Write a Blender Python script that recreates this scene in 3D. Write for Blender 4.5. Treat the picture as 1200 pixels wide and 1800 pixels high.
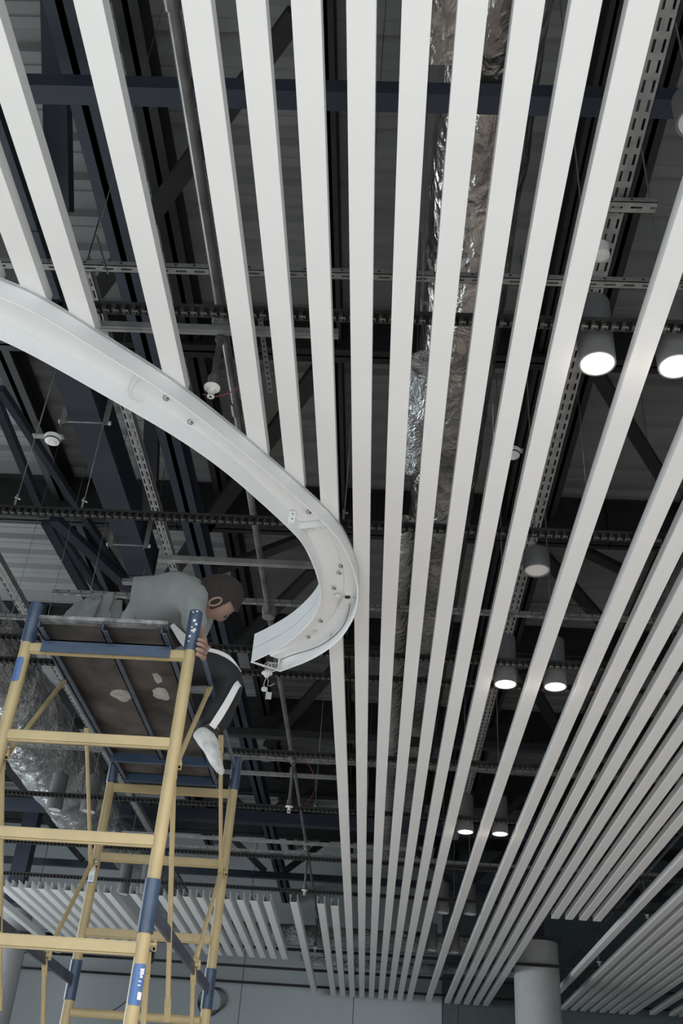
import bpy, bmesh, math, random
from mathutils import Vector, Matrix, noise
random.seed(7)
for o in list(bpy.data.objects): bpy.data.objects.remove(o)
S = bpy.context.scene
COL = S.collection

# ------------------------------------------------------------ camera
cam_d = bpy.data.cameras.new('camera'); cam = bpy.data.objects.new('camera', cam_d); COL.objects.link(cam)
S.camera = cam
cam_d.sensor_fit = 'VERTICAL'; cam_d.sensor_height = 36.0; cam_d.lens = 36.0 * 1796.12 / 1800.0
cam_d.clip_start = 0.05; cam_d.clip_end = 200
_p, _y, _r = 0.591584767, -0.0588463806, 0.0757031842
_rt = Vector((math.cos(_y), -math.sin(_y), 0))
_fw = Vector((math.sin(_y) * math.cos(_p), math.cos(_y) * math.cos(_p), math.sin(_p)))
_up = _rt.cross(_fw)
_r2 = math.cos(_r) * _rt + math.sin(_r) * _up
_u2 = -math.sin(_r) * _rt + math.cos(_r) * _up
M = Matrix.Identity(4)
for i in range(3):
    M[i][0] = _r2[i]; M[i][1] = _u2[i]; M[i][2] = -_fw[i]
M.translation = (0, 0, 1.6)
cam.matrix_world = M

# ------------------------------------------------------------ world, daylight, exposure
w = bpy.data.worlds.new('world'); S.world = w; w.use_nodes = True
bg = w.node_tree.nodes['Background']; bg.inputs[0].default_value = (0.78, 0.9, 1.0, 1); bg.inputs[1].default_value = 0.12
S.view_settings.view_transform = 'Standard'; S.view_settings.look = 'None'
S.view_settings.gamma = 1; S.view_settings.use_curve_mapping = False; S.view_settings.exposure = 0.0

def area(name, loc, rot, sx, sy, power, color):
    d = bpy.data.lights.new(name, 'AREA'); d.shape = 'RECTANGLE'; d.size = sx; d.size_y = sy; d.energy = power; d.color = color
    o = bpy.data.objects.new(name, d); o.location = loc; o.rotation_euler = rot; COL.objects.link(o); return o
# daylight from the glazed front behind the photographer, and from windows along the left side
area('front_window_daylight', (0.3, -4.6, 1.6), (math.radians(80), 0, 0), 9, 2.6, 190, (0.93, 0.98, 1.0))
area('side_window_daylight', (-8.6, 9.5, 3.2), (math.radians(106), 0, math.radians(-90)), 9, 2.6, 560, (0.88, 0.96, 1.0))
# added unseen fill behind the camera; its floor bounce brightens the slat undersides
area('added_floor_bounce_fill', (0.0, -1.7, 4.3), (0, 0, 0), 11, 3.6, 960, (0.95, 0.985, 1.0))

# ------------------------------------------------------------ materials
def mat(name, col, rough=0.5, metal=0.0, var=0.0, vscale=8.0, bump=0.0, bscale=40.0, emit=None, estr=0, spec=0.5, col2=None):
    m = bpy.data.materials.new(name); m.use_nodes = True
    nt = m.node_tree; b = nt.nodes['Principled BSDF']
    b.inputs['Base Color'].default_value = (*col, 1); b.inputs['Roughness'].default_value = rough; b.inputs['Metallic'].default_value = metal
    b.inputs['Specular IOR Level'].default_value = spec
    tc = nt.nodes.new('ShaderNodeTexCoord')
    if var > 0 or col2:
        n = nt.nodes.new('ShaderNodeTexNoise'); n.inputs['Scale'].default_value = vscale; n.inputs['Detail'].default_value = 6
        r = nt.nodes.new('ShaderNodeValToRGB')
        c2 = col2 or tuple(min(1, c * (1 + var)) for c in col)
        r.color_ramp.elements[0].color = (*[c * (1 - var) for c in col], 1); r.color_ramp.elements[1].color = (*c2, 1)
        r.color_ramp.elements[0].position = 0.35; r.color_ramp.elements[1].position = 0.68
        nt.links.new(tc.outputs['Object'], n.inputs['Vector']); nt.links.new(n.outputs['Fac'], r.inputs['Fac'])
        nt.links.new(r.outputs['Color'], b.inputs['Base Color'])
    if bump > 0:
        n2 = nt.nodes.new('ShaderNodeTexNoise'); n2.inputs['Scale'].default_value = bscale; n2.inputs['Detail'].default_value = 4
        bp = nt.nodes.new('ShaderNodeBump'); bp.inputs['Strength'].default_value = bump; bp.inputs['Distance'].default_value = 0.02
        nt.links.new(tc.outputs['Object'], n2.inputs['Vector']); nt.links.new(n2.outputs['Fac'], bp.inputs['Height'])
        nt.links.new(bp.outputs['Normal'], b.inputs['Normal'])
    if emit:
        b.inputs['Emission Color'].default_value = (*emit, 1); b.inputs['Emission Strength'].default_value = estr
    return m

def foil_mat(name, tint, rough, vs=17, ns=6, st=0.75, dist=0.035, feat='F1', dis=0.6):
    m = bpy.data.materials.new(name); m.use_nodes = True
    nt = m.node_tree; b = nt.nodes['Principled BSDF']
    b.inputs['Metallic'].default_value = 0.92; b.inputs['Roughness'].default_value = rough
    tc = nt.nodes.new('ShaderNodeTexCoord'); mp = nt.nodes.new('ShaderNodeMapping'); mp.inputs['Scale'].default_value = (1, 0.6, 1)
    nt.links.new(tc.outputs['Object'], mp.inputs['Vector'])
    n = nt.nodes.new('ShaderNodeTexNoise'); n.inputs['Scale'].default_value = ns; n.inputs['Detail'].default_value = 7; n.inputs['Distortion'].default_value = dis
    v = nt.nodes.new('ShaderNodeTexVoronoi'); v.inputs['Scale'].default_value = vs; v.feature = feat
    ad = nt.nodes.new('ShaderNodeMath'); ad.operation = 'MULTIPLY_ADD'; ad.inputs[1].default_value = 0.5
    mixv = nt.nodes.new('ShaderNodeVectorMath'); mixv.operation = 'ADD'
    nt.links.new(mp.outputs[0], n.inputs['Vector'])
    sc = nt.nodes.new('ShaderNodeVectorMath'); sc.operation = 'SCALE'; sc.inputs['Scale'].default_value = 0.25
    nt.links.new(n.outputs['Color'], sc.inputs[0]); nt.links.new(sc.outputs[0], mixv.inputs[0]); nt.links.new(mp.outputs[0], mixv.inputs[1])
    nt.links.new(mixv.outputs[0], v.inputs['Vector'])
    nt.links.new(v.outputs['Distance'], ad.inputs[0]); nt.links.new(n.outputs['Fac'], ad.inputs[2])
    bp = nt.nodes.new('ShaderNodeBump'); bp.inputs['Strength'].default_value = st; bp.inputs['Distance'].default_value = dist
    nt.links.new(ad.outputs[0], bp.inputs['Height']); nt.links.new(bp.outputs['Normal'], b.inputs['Normal'])
    r = nt.nodes.new('ShaderNodeValToRGB'); n3 = nt.nodes.new('ShaderNodeTexNoise'); n3.inputs['Scale'].default_value = 3; n3.inputs['Detail'].default_value = 5
    nt.links.new(mp.outputs[0], n3.inputs['Vector']); nt.links.new(n3.outputs['Fac'], r.inputs['Fac'])
    r.color_ramp.elements[0].position = 0.35; r.color_ramp.elements[1].position = 0.7
    r.color_ramp.elements[0].color = (*[c * 0.4 for c in tint], 1); r.color_ramp.elements[1].color = (*tint, 1)
    nt.links.new(r.outputs['Color'], b.inputs['Base Color'])
    return m

MT = dict(
 white=mat('white_powder_coat', (0.84, 0.85, 0.85), 0.5, var=0.012, vscale=3, spec=0.3),
 trough=mat('white_trough_paint', (0.86, 0.88, 0.89), 0.42, var=0.012, vscale=5, spec=0.3),
 deck=mat('grey_deck_sheet', (0.19, 0.194, 0.198), 0.6, 0.0, var=0.12, vscale=1.5),
 navy=mat('dark_navy_steel_paint', (0.026, 0.034, 0.052), 0.45, var=0.2, vscale=2.5),
 black=mat('black_steel_paint', (0.018, 0.019, 0.02), 0.6, var=0.2),
 rail=mat('black_carrier_rail', (0.022, 0.023, 0.023), 0.5, var=0.2, vscale=30),
 tab=mat('rail_clip_metal', (0.16, 0.16, 0.155), 0.5, 0.6),
 galv=mat('galvanised_steel', (0.34, 0.345, 0.34), 0.45, 0.5, var=0.18, vscale=14),
 pipe=mat('steel_pipe', (0.17, 0.17, 0.17), 0.35, 0.6, var=0.3, vscale=6),
 foil=foil_mat('aluminium_foil_wrap', (0.80, 0.755, 0.72), 0.2),
 foil2=foil_mat('silver_foil_wrap', (0.95, 0.97, 0.98), 0.19, 22, 7, 0.9, 0.055, 'DISTANCE_TO_EDGE', 1.6),
 lamp=mat('grey_lamp_housing', (0.15, 0.153, 0.157), 0.5),
 lens_on=mat('lit_lens', (1, 1, 1), 0.3, emit=(1.0, 0.93, 0.86), estr=9),
 lens_off=mat('unlit_lens', (0.62, 0.63, 0.62), 0.35),
 yellow=mat('cream_yellow_paint', (0.37, 0.295, 0.155), 0.5, var=0.07, vscale=9),
 blue=mat('blue_grey_paint', (0.030, 0.054, 0.10), 0.4, var=0.18, vscale=14),
 chip=mat('chipped_white_paint', (0.62, 0.65, 0.66), 0.6),
 steelblue=mat('worn_blue_grey_steel', (0.05, 0.065, 0.095), 0.4, 0.3, var=0.35, vscale=18),
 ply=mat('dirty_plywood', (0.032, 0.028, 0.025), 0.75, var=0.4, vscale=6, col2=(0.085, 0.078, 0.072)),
 plaster=mat('dried_plaster', (0.34, 0.32, 0.30), 0.8, var=0.25, vscale=18),
 wall=mat('pale_grey_wall', (0.44, 0.48, 0.50), 0.75, var=0.04, vscale=1.2, bump=0.1),
 walldark=mat('dark_teal_wall', (0.10, 0.13, 0.14), 0.6, var=0.06),
 floor=mat('concrete_floor', (0.56, 0.55, 0.53), 0.7, var=0.1, vscale=1.5),
 column=mat('grey_column_plaster', (0.46, 0.47, 0.48), 0.75, var=0.04, bump=0.08),
 skin=mat('skin', (0.27, 0.175, 0.14), 0.55, var=0.08),
 hair=mat('dark_hair', (0.02, 0.016, 0.014), 0.8, bump=0.6, bscale=120),
 sweat=mat('grey_sweatshirt_cloth', (0.23, 0.25, 0.25), 0.9, var=0.07, vscale=10, bump=0.5, bscale=7),
 trouser=mat('black_track_cloth', (0.014, 0.015, 0.019), 0.75, bump=0.3, bscale=9),
 stripe=mat('white_cloth', (0.72, 0.73, 0.73), 0.7),
 shoe=mat('pale_shoe_mesh', (0.60, 0.62, 0.61), 0.6, var=0.2, vscale=25),
 sole=mat('black_shoe_collar', (0.03, 0.03, 0.03), 0.7),
 jacket=mat('dark_grey_jacket_cloth', (0.12, 0.13, 0.13), 0.9, var=0.1, bump=0.5, bscale=6),
 plastic=mat('white_plastic', (0.78, 0.79, 0.78), 0.4),
 lipsteel=mat('scuffed_grey_steel', (0.16, 0.165, 0.17), 0.5, 0.2, var=0.5, vscale=30),
 dark=mat('dark_hole', (0.03, 0.03, 0.03), 0.8),
 cable=mat('black_cable', (0.02, 0.02, 0.02), 0.6),
 wirew=mat('white_wire', (0.7, 0.7, 0.7), 0.5),
 wirer=mat('dark_red_wire', (0.20, 0.03, 0.03), 0.5),
 sticker=mat('blue_sticker', (0.06, 0.13, 0.30), 0.5),
 paper=mat('white_sticker', (0.7, 0.72, 0.74), 0.6),
 orange=mat('orange_print', (0.55, 0.25, 0.08), 0.6),
)

# ------------------------------------------------------------ mesh helpers
def link(name, bm, m, parent=None, smooth=False):
    me = bpy.data.meshes.new(name)
    bmesh.ops.recalc_face_normals(bm, faces=bm.faces)
    if not smooth:
        for e in bm.edges:
            if len(e.link_faces) == 2 and e.calc_face_angle(0) > 0.6: e.smooth = False
    bm.to_mesh(me); bm.free()
    if isinstance(m, (list, tuple)):
        for x in m: me.materials.append(x)
    else: me.materials.append(m)
    if smooth:
        for p in me.polygons: p.use_smooth = True
    o = bpy.data.objects.new(name, me); COL.objects.link(o)
    if parent is not None:
        o.parent = parent
        o.matrix_parent_inverse = Matrix.Translation(parent.location).inverted() if parent.type == 'EMPTY' else Matrix.Identity(4)
    return o
def tag(o, label=None, cat=None, group=None, kind=None):
    if label: o['label'] = label
    if cat: o['category'] = cat
    if group: o['group'] = group
    if kind: o['kind'] = kind
    return o
def empty(name, loc, label, cat, group=None):
    o = bpy.data.objects.new(name, None); o.location = loc; o.empty_display_size = 0.1; COL.objects.link(o)
    return tag(o, label, cat, group)
def box(bm, a, b, mi=0):
    (x0, y0, z0), (x1, y1, z1) = a, b
    v = [bm.verts.new((x, y, z)) for z in (z0, z1) for x, y in ((x0, y0), (x1, y0), (x1, y1), (x0, y1))]
    for f in ((3, 2, 1, 0), (4, 5, 6, 7), (0, 1, 5, 4), (1, 2, 6, 5), (2, 3, 7, 6), (3, 0, 4, 7)):
        fc = bm.faces.new([v[i] for i in f]); fc.material_index = mi
def frame_of(d):
    d = d.normalized(); u = Vector((0, 0, 1)) if abs(d.z) < 0.95 else Vector((0, 1, 0))
    s = d.cross(u).normalized(); return s, s.cross(d).normalized()
def bar(bm, a, b, wd, ht, mi=0):
    a, b = Vector(a), Vector(b); s, u = frame_of(b - a)
    v = []
    for p in (a, b):
        for i, j in ((-1, -1), (1, -1), (1, 1), (-1, 1)): v.append(bm.verts.new(p + s * i * wd / 2 + u * j * ht / 2))
    for f in ((3, 2, 1, 0), (4, 5, 6, 7), (0, 1, 5, 4), (1, 2, 6, 5), (2, 3, 7, 6), (3, 0, 4, 7)):
        fc = bm.faces.new([v[i] for i in f]); fc.material_index = mi
def tube(bm, pts, r, n=12, cap=True, mi=0):
    pts = [Vector(p) for p in pts]; rs = r if isinstance(r, (list, tuple)) else [r] * len(pts)
    rings = []; s = None
    for i, p in enumerate(pts):
        d = (pts[min(i + 1, len(pts) - 1)] - pts[max(i - 1, 0)]).normalized()
        if s is None: s, u = frame_of(d)
        else:
            s = (s - d * s.dot(d)).normalized()
        u = s.cross(d).normalized()
        rings.append([bm.verts.new(p + (s * math.cos(t) + u * math.sin(t)) * rs[i]) for t in [2 * math.pi * k / n for k in range(n)]])
    for a, b in zip(rings, rings[1:]):
        for k in range(n):
            f = bm.faces.new((a[k], a[(k + 1) % n], b[(k + 1) % n], b[k])); f.smooth = True; f.material_index = mi
    if cap:
        f = bm.faces.new(rings[0][::-1]); f.material_index = mi
        f = bm.faces.new(rings[-1]); f.material_index = mi
    return rings
def lathe(bm, prof, c, n=32, mi=0):
    rings = []
    for r, z in prof:
        rings.append([bm.verts.new((c[0] + r * math.cos(2 * math.pi * k / n), c[1] + r * math.sin(2 * math.pi * k / n), c[2] + z)) for k in range(n)])
    for a, b in zip(rings, rings[1:]):
        for k in range(n):
            f = bm.faces.new((a[k], a[(k + 1) % n], b[(k + 1) % n], b[k])); f.smooth = True; f.material_index = mi
    if prof[0][0] > 1e-4: bm.faces.new(rings[0][::-1]).material_index = mi
    if prof[-1][0] > 1e-4: bm.faces.new(rings[-1]).material_index = mi
def NB(): return bmesh.new()
def ob(name, fn, m, parent=None, smooth=False):
    bm = NB(); fn(bm); return link(name, bm, m, parent, smooth)
def catmull(P, n):
    P = [Vector(p) for p in P]; Q = [P[0] * 2 - P[1]] + P + [P[-1] * 2 - P[-2]]
    out = []
    for i in range(1, len(Q) - 2):
        for k in range(8):
            t = k / 8; a, b, c, d = Q[i - 1], Q[i], Q[i + 1], Q[i + 2]
            out.append(0.5 * ((2 * b) + (c - a) * t + (2 * a - 5 * b + 4 * c - d) * t * t + (3 * b - a - 3 * c + d) * t ** 3))
    out.append(P[-1])
    L = [0]
    for a, b in zip(out, out[1:]): L.append(L[-1] + (b - a).length)
    res = []; j = 0
    for k in range(n):
        s = L[-1] * k / (n - 1)
        while j < len(L) - 2 and L[j + 1] < s: j += 1
        t = (s - L[j]) / max(1e-9, L[j + 1] - L[j]); res.append(out[j].lerp(out[j + 1], min(1, t)))
    for _ in range(6):
        res = [res[0]] + [(res[i - 1] + res[i] * 2 + res[i + 1]) / 4 for i in range(1, len(res) - 1)] + [res[-1]]
    return res

# ------------------------------------------------------------ the setting
DZ = 7.2
def floor_fn(bm): box(bm, (-14, -6, -0.1), (14, 19.6, 0))
tag(ob('floor', floor_fn, MT['floor']), kind='structure')
def deck_fn(bm):
    # trapezoidal sheet, ribs along X, pitch 0.21 m
    y = -3.0; prof = []
    while y < 19.6:
        prof += [(y, DZ), (y + 0.07, DZ), (y + 0.075, DZ + 0.008), (y + 0.088, DZ + 0.008), (y + 0.093, DZ), (y + 0.16, DZ), (y + 0.185, DZ + 0.05), (y + 0.285, DZ + 0.05)]
        y += 0.31
    lo = [[bm.verts.new((x, a, b)) for a, b in prof] for x in (-14, 14)]
    hi = [[bm.verts.new((x, a, DZ + 0.12)) for a, b in (prof[0], prof[-1])] for x in (-14, 14)]
    for k in range(len(prof) - 1): bm.faces.new((lo[0][k], lo[0][k + 1], lo[1][k + 1], lo[1][k]))
    bm.faces.new((hi[0][0], hi[0][1], hi[1][1], hi[1][0]))
    bm.faces.new((lo[0][0], lo[1][0], hi[1][0], hi[0][0])); bm.faces.new((lo[0][-1], lo[1][-1], hi[1][1], hi[0][1]))
tag(ob('ceiling', deck_fn, MT['deck']), kind='structure')
tag(ob('wall_back', lambda bm: box(bm, (-14, 19.4, 0), (1.23, 19.6, DZ)), MT['wall']), kind='structure')
def wr(bm):
    box(bm, (1.235, 19.42, 0), (14, 19.6, DZ))
tag(ob('wall_back_right', wr, MT['walldark']), kind='structure')
tag(ob('trim_1', lambda bm: (box(bm, (1.475, 19.4, 0), (1.495, 19.42, DZ))), MT['lamp']), kind='structure')
def joints(bm):
    for x in (-6.2, -4.2, -2.26, -0.3): box(bm, (x, 19.393, 0), (x + 0.012, 19.4, DZ))
    box(bm, (-14, 19.393, 5.3), (1.23, 19.4, 5.312))
tag(ob('trim_2', joints, MT['lamp']), kind='structure')

# ------------------------------------------------------------ ceiling slats
OUT = [(-2.6, 2.3), (-1.95, 2.56), (-1.542, 2.781), (-1.404, 2.876), (-1.144, 3.138), (-0.963, 3.333), (-0.748, 3.62), (-0.515, 3.97), (-0.359, 4.22), (-0.264, 4.406), (-0.207, 4.614), (-0.172, 4.819), (-0.166, 5.0), (-0.19, 5.235), (-0.267, 5.505), (-0.358, 5.683), (-0.489, 5.858), (-0.673, 6.03)]
def y_outer(x):
    for (x0, y0), (x1, y1) in zip(OUT, OUT[1:]):
        if x0 <= x <= x1: return y0 + (y1 - y0) * (x - x0) / (x1 - x0)
H = 4.5; PIT = 0.1625; SW = 0.088; SH = 0.066
def slat(k, y0, y1, label, group, h=SH):
    xc = -0.152 + PIT * k
    bm = NB(); t = 0.003
    a, b = -SW / 2, SW / 2
    # roll-formed open-topped U profile with small inward lips
    prof = [(a, h), (a, 0.0008), (a + 0.0008, 0), (b - 0.0008, 0), (b, 0.0008), (b, h), (b - 0.012, h), (b - 0.012, h - t), (b - t, h - t), (b - t, t), (a + t, t), (a + t, h - t), (a + 0.012, h - t), (a + 0.012, h)]
    L = y1 - y0
    r = [[bm.verts.new((x, yy, z)) for x, z in prof] for yy in (0, L)]
    n = len(prof)
    for i in range(n): bm.faces.new((r[0][i], r[0][(i + 1) % n], r[1][(i + 1) % n], r[1][i]))
    bm.faces.new(r[0]); bm.faces.new(r[1][::-1])
    o = link('ceiling_slat', bm, MT['white']); o.location = (xc, y0, H)
    tag(o, label, 'ceiling slat', group)
ORD = ['first', 'second', 'third', 'fourth', 'fifth', 'sixth', 'seventh', 'eighth', 'ninth', 'tenth', 'eleventh', 'twelfth', 'thirteenth']
near = 'white slats ending on the curved trough'
for k, ye, lab in [(-9, 2.80, 'white ceiling slat barely seen at the left frame edge, just above the curved trough'),
    (-8, 2.93, 'white ceiling slat ending on the curved trough, leftmost one shown at length'),
    (-7, 3.08, 'white ceiling slat starting at the top left corner and ending on the curved trough'),
    (-5, 3.38, 'lone white slat between two wide gaps, ending on the middle of the curved trough'),
    (-3, 3.80, 'white slat just right of the sprinkler pipe, ending on the curved trough'),
    (-2, 4.08, 'white slat ending on the curved trough, last one left of its rounded tip')]:
    slat(k, 0.3, y_outer(-0.152 + 0.1625 * k + 0.044) + 0.05, lab, near)
run = 'long white slats running the whole ceiling'
slat(-1, 0.3, 19.2, 'long white slat passing above the rounded trough tip and reappearing below it', run)
slat(0, 0.3, 19.2, 'long white slat touching the right side of the rounded trough tip', run)
for k in range(1, 6):
    slat(k, 0.3, 19.2, 'long white slat, %s to the right of the one touching the trough tip' % ORD[k - 1], run)
slat(7, 0.3, 19.2, 'long white slat standing alone between the two downlights of each lit pair', run)
for i, k in enumerate(range(9, 14)):
    slat(k, 0.3, 19.2, 'long slat reaching the back wall, %s to the right of the downlights' % ORD[i], run)
for i, k in enumerate(range(14, 18)):
    slat(k, 0.3, 12.68, 'slat with a cut end in front of the round column top, %s of four from the left' % ORD[i], 'slats cut short before the column')
slat(19, 4.0, 19.1, 'lone slat between two gaps, passing right of the round column', 'far right slats')
for i, k in enumerate(range(21, 29)):
    slat(k, 4.0, 19.1, 'dim far slat right of the round column, %s of the dense bank of eight' % ORD[i], 'far right slats')
for i, k in enumerate((30, 32, 33)):
    slat(k, 4.0, 19.0, 'very dim slat in the bottom right corner, %s beyond the dense bank' % ORD[i], 'far right slats')
fl = 'short grey slats at the far lower left'
slat(-2, 12.72, 19.2, 'far slat at bottom centre, just left of the long slats, right one of a pair', fl, 0.085)
slat(-3, 12.66, 19.2, 'far slat at bottom centre, left one of a pair beside the long slats', fl, 0.085)
slat(-5, 12.66, 19.2, 'lone far slat slanting between two gaps near the bottom centre', fl, 0.085)
for i, k in enumerate(range(-7, -14, -1)):
    slat(k, 12.72, 16.22, 'short grey far slat right of the scaffold, %s from the gap at bottom centre' % ORD[i], fl, 0.085)
for i, k in enumerate((-14, -15, -17)):
    slat(k, 12.75, 16.22, 'short grey far slat seen behind the scaffold post, %s left of the open row' % ORD[i], fl, 0.085)
for i, k in enumerate(range(-19, -28, -1)):
    slat(k, 12.78, 16.22, 'short grey far slat seen inside the scaffold frame, %s from its right end' % ORD[i], fl, 0.085)
slat(-29, 12.78, 16.9, 'lowest far slat at the left edge, apart from the bank behind the scaffold', fl, 0.085)

# ------------------------------------------------------------ black carrier rails with clip teeth
def carrier(y, x0, x1, lab, parent=None, z=H + SH + 0.002, h=0.035):
    bm = NB()
    z0 = z
    box(bm, (x0, y + 0.030, z0), (x1, y + 0.033, z0 + h))            # rear web
    box(bm, (x0, y - 0.004, z0 + h), (x1, y + 0.033, z0 + h + 0.004))  # top
    box(bm, (x0, y - 0.004, z0 + h - 0.010), (x1, y - 0.001, z0 + h))
    x = x0
    while x < x1 - 0.04:
        box(bm, (x, y - 0.004, z0), (x + 0.017, y + 0.030, z0 + h - 0.012))
        box(bm, (x + 0.003, y + 0.004, z0 - 0.0015), (x + 0.024, y + 0.012, z0), 1)
        box(bm, (x + 0.024, y + 0.004, z0 - 0.0015), (x + 0.027, y + 0.022, z0 + 0.004), 1)
        x += 0.0406
    o = link('carrier_rail', bm, [MT['rail'], MT['tab']])
    tag(o, lab, 'ceiling rail', 'black carrier rails above the slats')
for y, x0, x1, lab in [(2.99, -1.75, 3.2, 'black toothed carrier rail nearest the camera, level with the upper lit downlights'),
    (4.54, -3.4, 4.2, 'black toothed carrier rail passing behind the rounded trough tip'),
    (6.10, -3.6, 5.0, 'black toothed carrier rail level with the open lower end of the trough'),
    (6.46, -3.6, 5.0, 'black toothed carrier rail just beyond the open lower end of the trough'),
    (7.98, -4.6, 5.4, 'black toothed carrier rail level with the shoe of the worker'),
    (9.39, -5.2, 5.8, 'black toothed carrier rail passing just in front of the lowest lit pair'),
    (11.05, -6.0, 6.0, 'black toothed carrier rail below the lowest lit pair of downlights'),
    (12.45, -6.4, 6.4, 'black toothed carrier rail at the near ends of the far left slats'),
    (15.9, -6.8, 6.8, 'black toothed carrier rail at the far ends of the far left slats'),
    (17.45, -7.2, 7.0, 'upper of the two black rails crossing in front of the pale back wall'),
    (18.95, -7.4, 7.0, 'lower of the two black rails crossing in front of the pale back wall')]:
    carrier(y, x0, x1, lab)

# ------------------------------------------------------------ curved white trough
INN = [(-2.6, 2.52), (-2.0, 2.76), (-1.611, 3.013), (-1.436, 3.16), (-1.209, 3.381), (-1.003, 3.589), (-0.823, 3.81), (-0.659, 4.069), (-0.482, 4.39), (-0.432, 4.54), (-0.393, 4.748), (-0.375, 4.95), (-0.38, 5.07), (-0.404, 5.198), (-0.45, 5.34), (-0.575, 5.58), (-0.718, 5.77), (-0.851, 5.915)]
N = 200
oc = catmull([(x, y, 0) for x, y in OUT], N); ic = catmull([(x, y, 0) for x, y in INN], N)
ZB = 4.4
root = empty('curved_light_trough', (-0.3, 4.8, 4.4), 'large curved white ceiling trough sweeping from the left edge to a rounded tip', 'light trough')
def ribbon(bm, c, z0, z1, t, side):
    nrm = []
    for i in range(N):
        d = (c[min(i + 1, N - 1)] - c[max(i - 1, 0)]).normalized(); nrm.append(Vector((-d.y, d.x, 0)) * side)
    R = []
    for i in range(N):
        p, q = c[i], c[i] + nrm[i] * t
        R.append([bm.verts.new((p.x, p.y, z0)), bm.verts.new((p.x, p.y, z1)), bm.verts.new((q.x, q.y, z1)), bm.verts.new((q.x, q.y, z0))])
    for a, b in zip(R, R[1:]):
        for k in range(4):
            f = bm.faces.new((a[k], a[(k + 1) % 4], b[(k + 1) % 4], b[k])); f.smooth = True
    bm.faces.new(R[0]); bm.faces.new(R[-1][::-1])
ob('outer_wall', lambda bm: ribbon(bm, oc, ZB, H - 0.001, 0.006, 1), MT['trough'], root)
ob('inner_wall', lambda bm: ribbon(bm, ic, ZB, ZB + 0.2, 0.006, -1), MT['trough'], root)
def web(bm):
    R = []
    for i in range(N):
        o_, i_ = oc[i], ic[i]; m1 = o_.lerp(i_, 0.38)
        R.append([bm.verts.new((o_.x, o_.y, 4.482)), bm.verts.new((m1.x, m1.y, 4.482)), bm.verts.new((o_.lerp(i_, .42).x, o_.lerp(i_, .42).y, 4.492)), bm.verts.new((i_.x, i_.y, 4.492)), bm.verts.new((i_.x, i_.y, 4.497)), bm.verts.new((o_.x, o_.y, 4.497))])
    for a, b in zip(R, R[1:]):
        for k in range(6): bm.faces.new((a[k], a[(k + 1) % 6], b[(k + 1) % 6], b[k]))
    bm.faces.new(R[0]); bm.faces.new(R[-1][::-1])
ob('web_plate', web, MT['trough'], root)
def inner_lip(bm):   # thin return lip along both lower edges
    for c, sd in ((oc, 1), (ic, -1)):
        pts = [(p.x, p.y, ZB) for p in c]; tube(bm, pts, 0.0035, 6)
ob('edge_lip', inner_lip, MT['trough'], root)
ob('bulkhead', lambda bm: (bar(bm, (-0.485, 4.41, 4.468), (-0.30, 4.365, 4.468), 0.006, 0.035)), MT['trough'], root)
def brk(bm):
    box(bm, (-0.52, 4.30, 4.42), (-0.485, 4.318, 4.487))
bk = ob('joining_bracket', brk, MT['trough'], root)
for z in (4.47, 4.44):
    ob('screw_head', lambda bm: lathe(bm, [(0.004, 0), (0.004, -0.003)], (-0.500, 4.298, z), 8), MT['dark'], bk)
def endf(bm):
    a, b = Vector((-0.673, 6.03, 4.403)), Vector((-0.851, 5.915, 4.403)); bar(bm, a, b, 0.012, 0.008)
    bar(bm, (-0.685, 6.02, 4.40), (-0.685, 6.02, 4.495), 0.012, 0.012)
ob('end_frame', endf, MT['trough'], root)
for x, y in [(-0.415, 4.456), (-0.352, 4.418), (-0.289, 5.142), (-0.208, 5.168), (-0.432, 5.618), (-0.359, 5.641)]:
    ob('lamp_socket', lambda bm: lathe(bm, [(0.017, 0), (0.017, -0.012), (0.012, -0.016), (0.0, -0.016)], (x, y, 4.482), 16), MT['plastic'], root)
for x, y in [(-0.417, 4.289), (-0.264, 4.806), (-0.307, 5.054), (-0.396, 5.461), (-0.481, 5.679), (-0.927, 3.6), (-1.013, 3.439), (-0.275, 4.88)]:
    def hole(bm):
        tube(bm, [(x + 0.012 * math.cos(t), y + 0.017 * math.sin(t), 4.478) for t in [k * 0.55 for k in range(10)]], 0.0022, 6)
        lathe(bm, [(0.006, 0), (0.006, -0.004)], (x + 0.004, y + 0.004, 4.482), 10)
    ob('cable_hole', hole, MT['lamp'], root)
bx_ = ob('driver_box', lambda bm: (bar(bm, (-0.222, 5.10, 4.472), (-0.27, 5.27, 4.472), 0.045, 0.02)), MT['plastic'], root)
ob('terminal', lambda bm: box(bm, (-0.245, 5.105, 4.456), (-0.215, 5.13, 4.463)), MT['dark'], bx_)
ob('supply_cable', lambda bm: tube(bm, catmull([(-0.215, 5.2, 4.46), (-0.253, 5.435, 4.45), (-0.362, 5.671, 4.45), (-0.473, 5.801, 4.45), (-0.585, 5.877, 4.45), (-0.665, 5.94, 4.44)], 30), 0.003, 6), MT['lamp'], root)
ob('loose_wire', lambda bm: (tube(bm, catmull([(-1.11, 3.27, 4.475), (-1.165, 3.36, 4.46), (-1.158, 3.43, 4.45), (-1.125, 3.45, 4.455), (-1.10, 3.43, 4.47)], 24), 0.0022, 6), tube(bm, catmull([(-1.09, 3.29, 4.475), (-1.15, 3.37, 4.46), (-1.148, 3.42, 4.45), (-1.125, 3.44, 4.455)], 24), 0.0022, 6)), MT['wirew'], root)
def tangle(bm):
    for q in range(5):
        c = Vector((-0.70 - 0.012 * q, 5.965, 4.41)); pts = [c + Vector((0.03 * math.cos(t + q), 0.012 * math.sin(2 * t + q), 0.03 * math.sin(t + q) - 0.012)) for t in [k * 0.5 for k in range(12)]]
        tube(bm, pts, 0.0018, 5)
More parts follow.
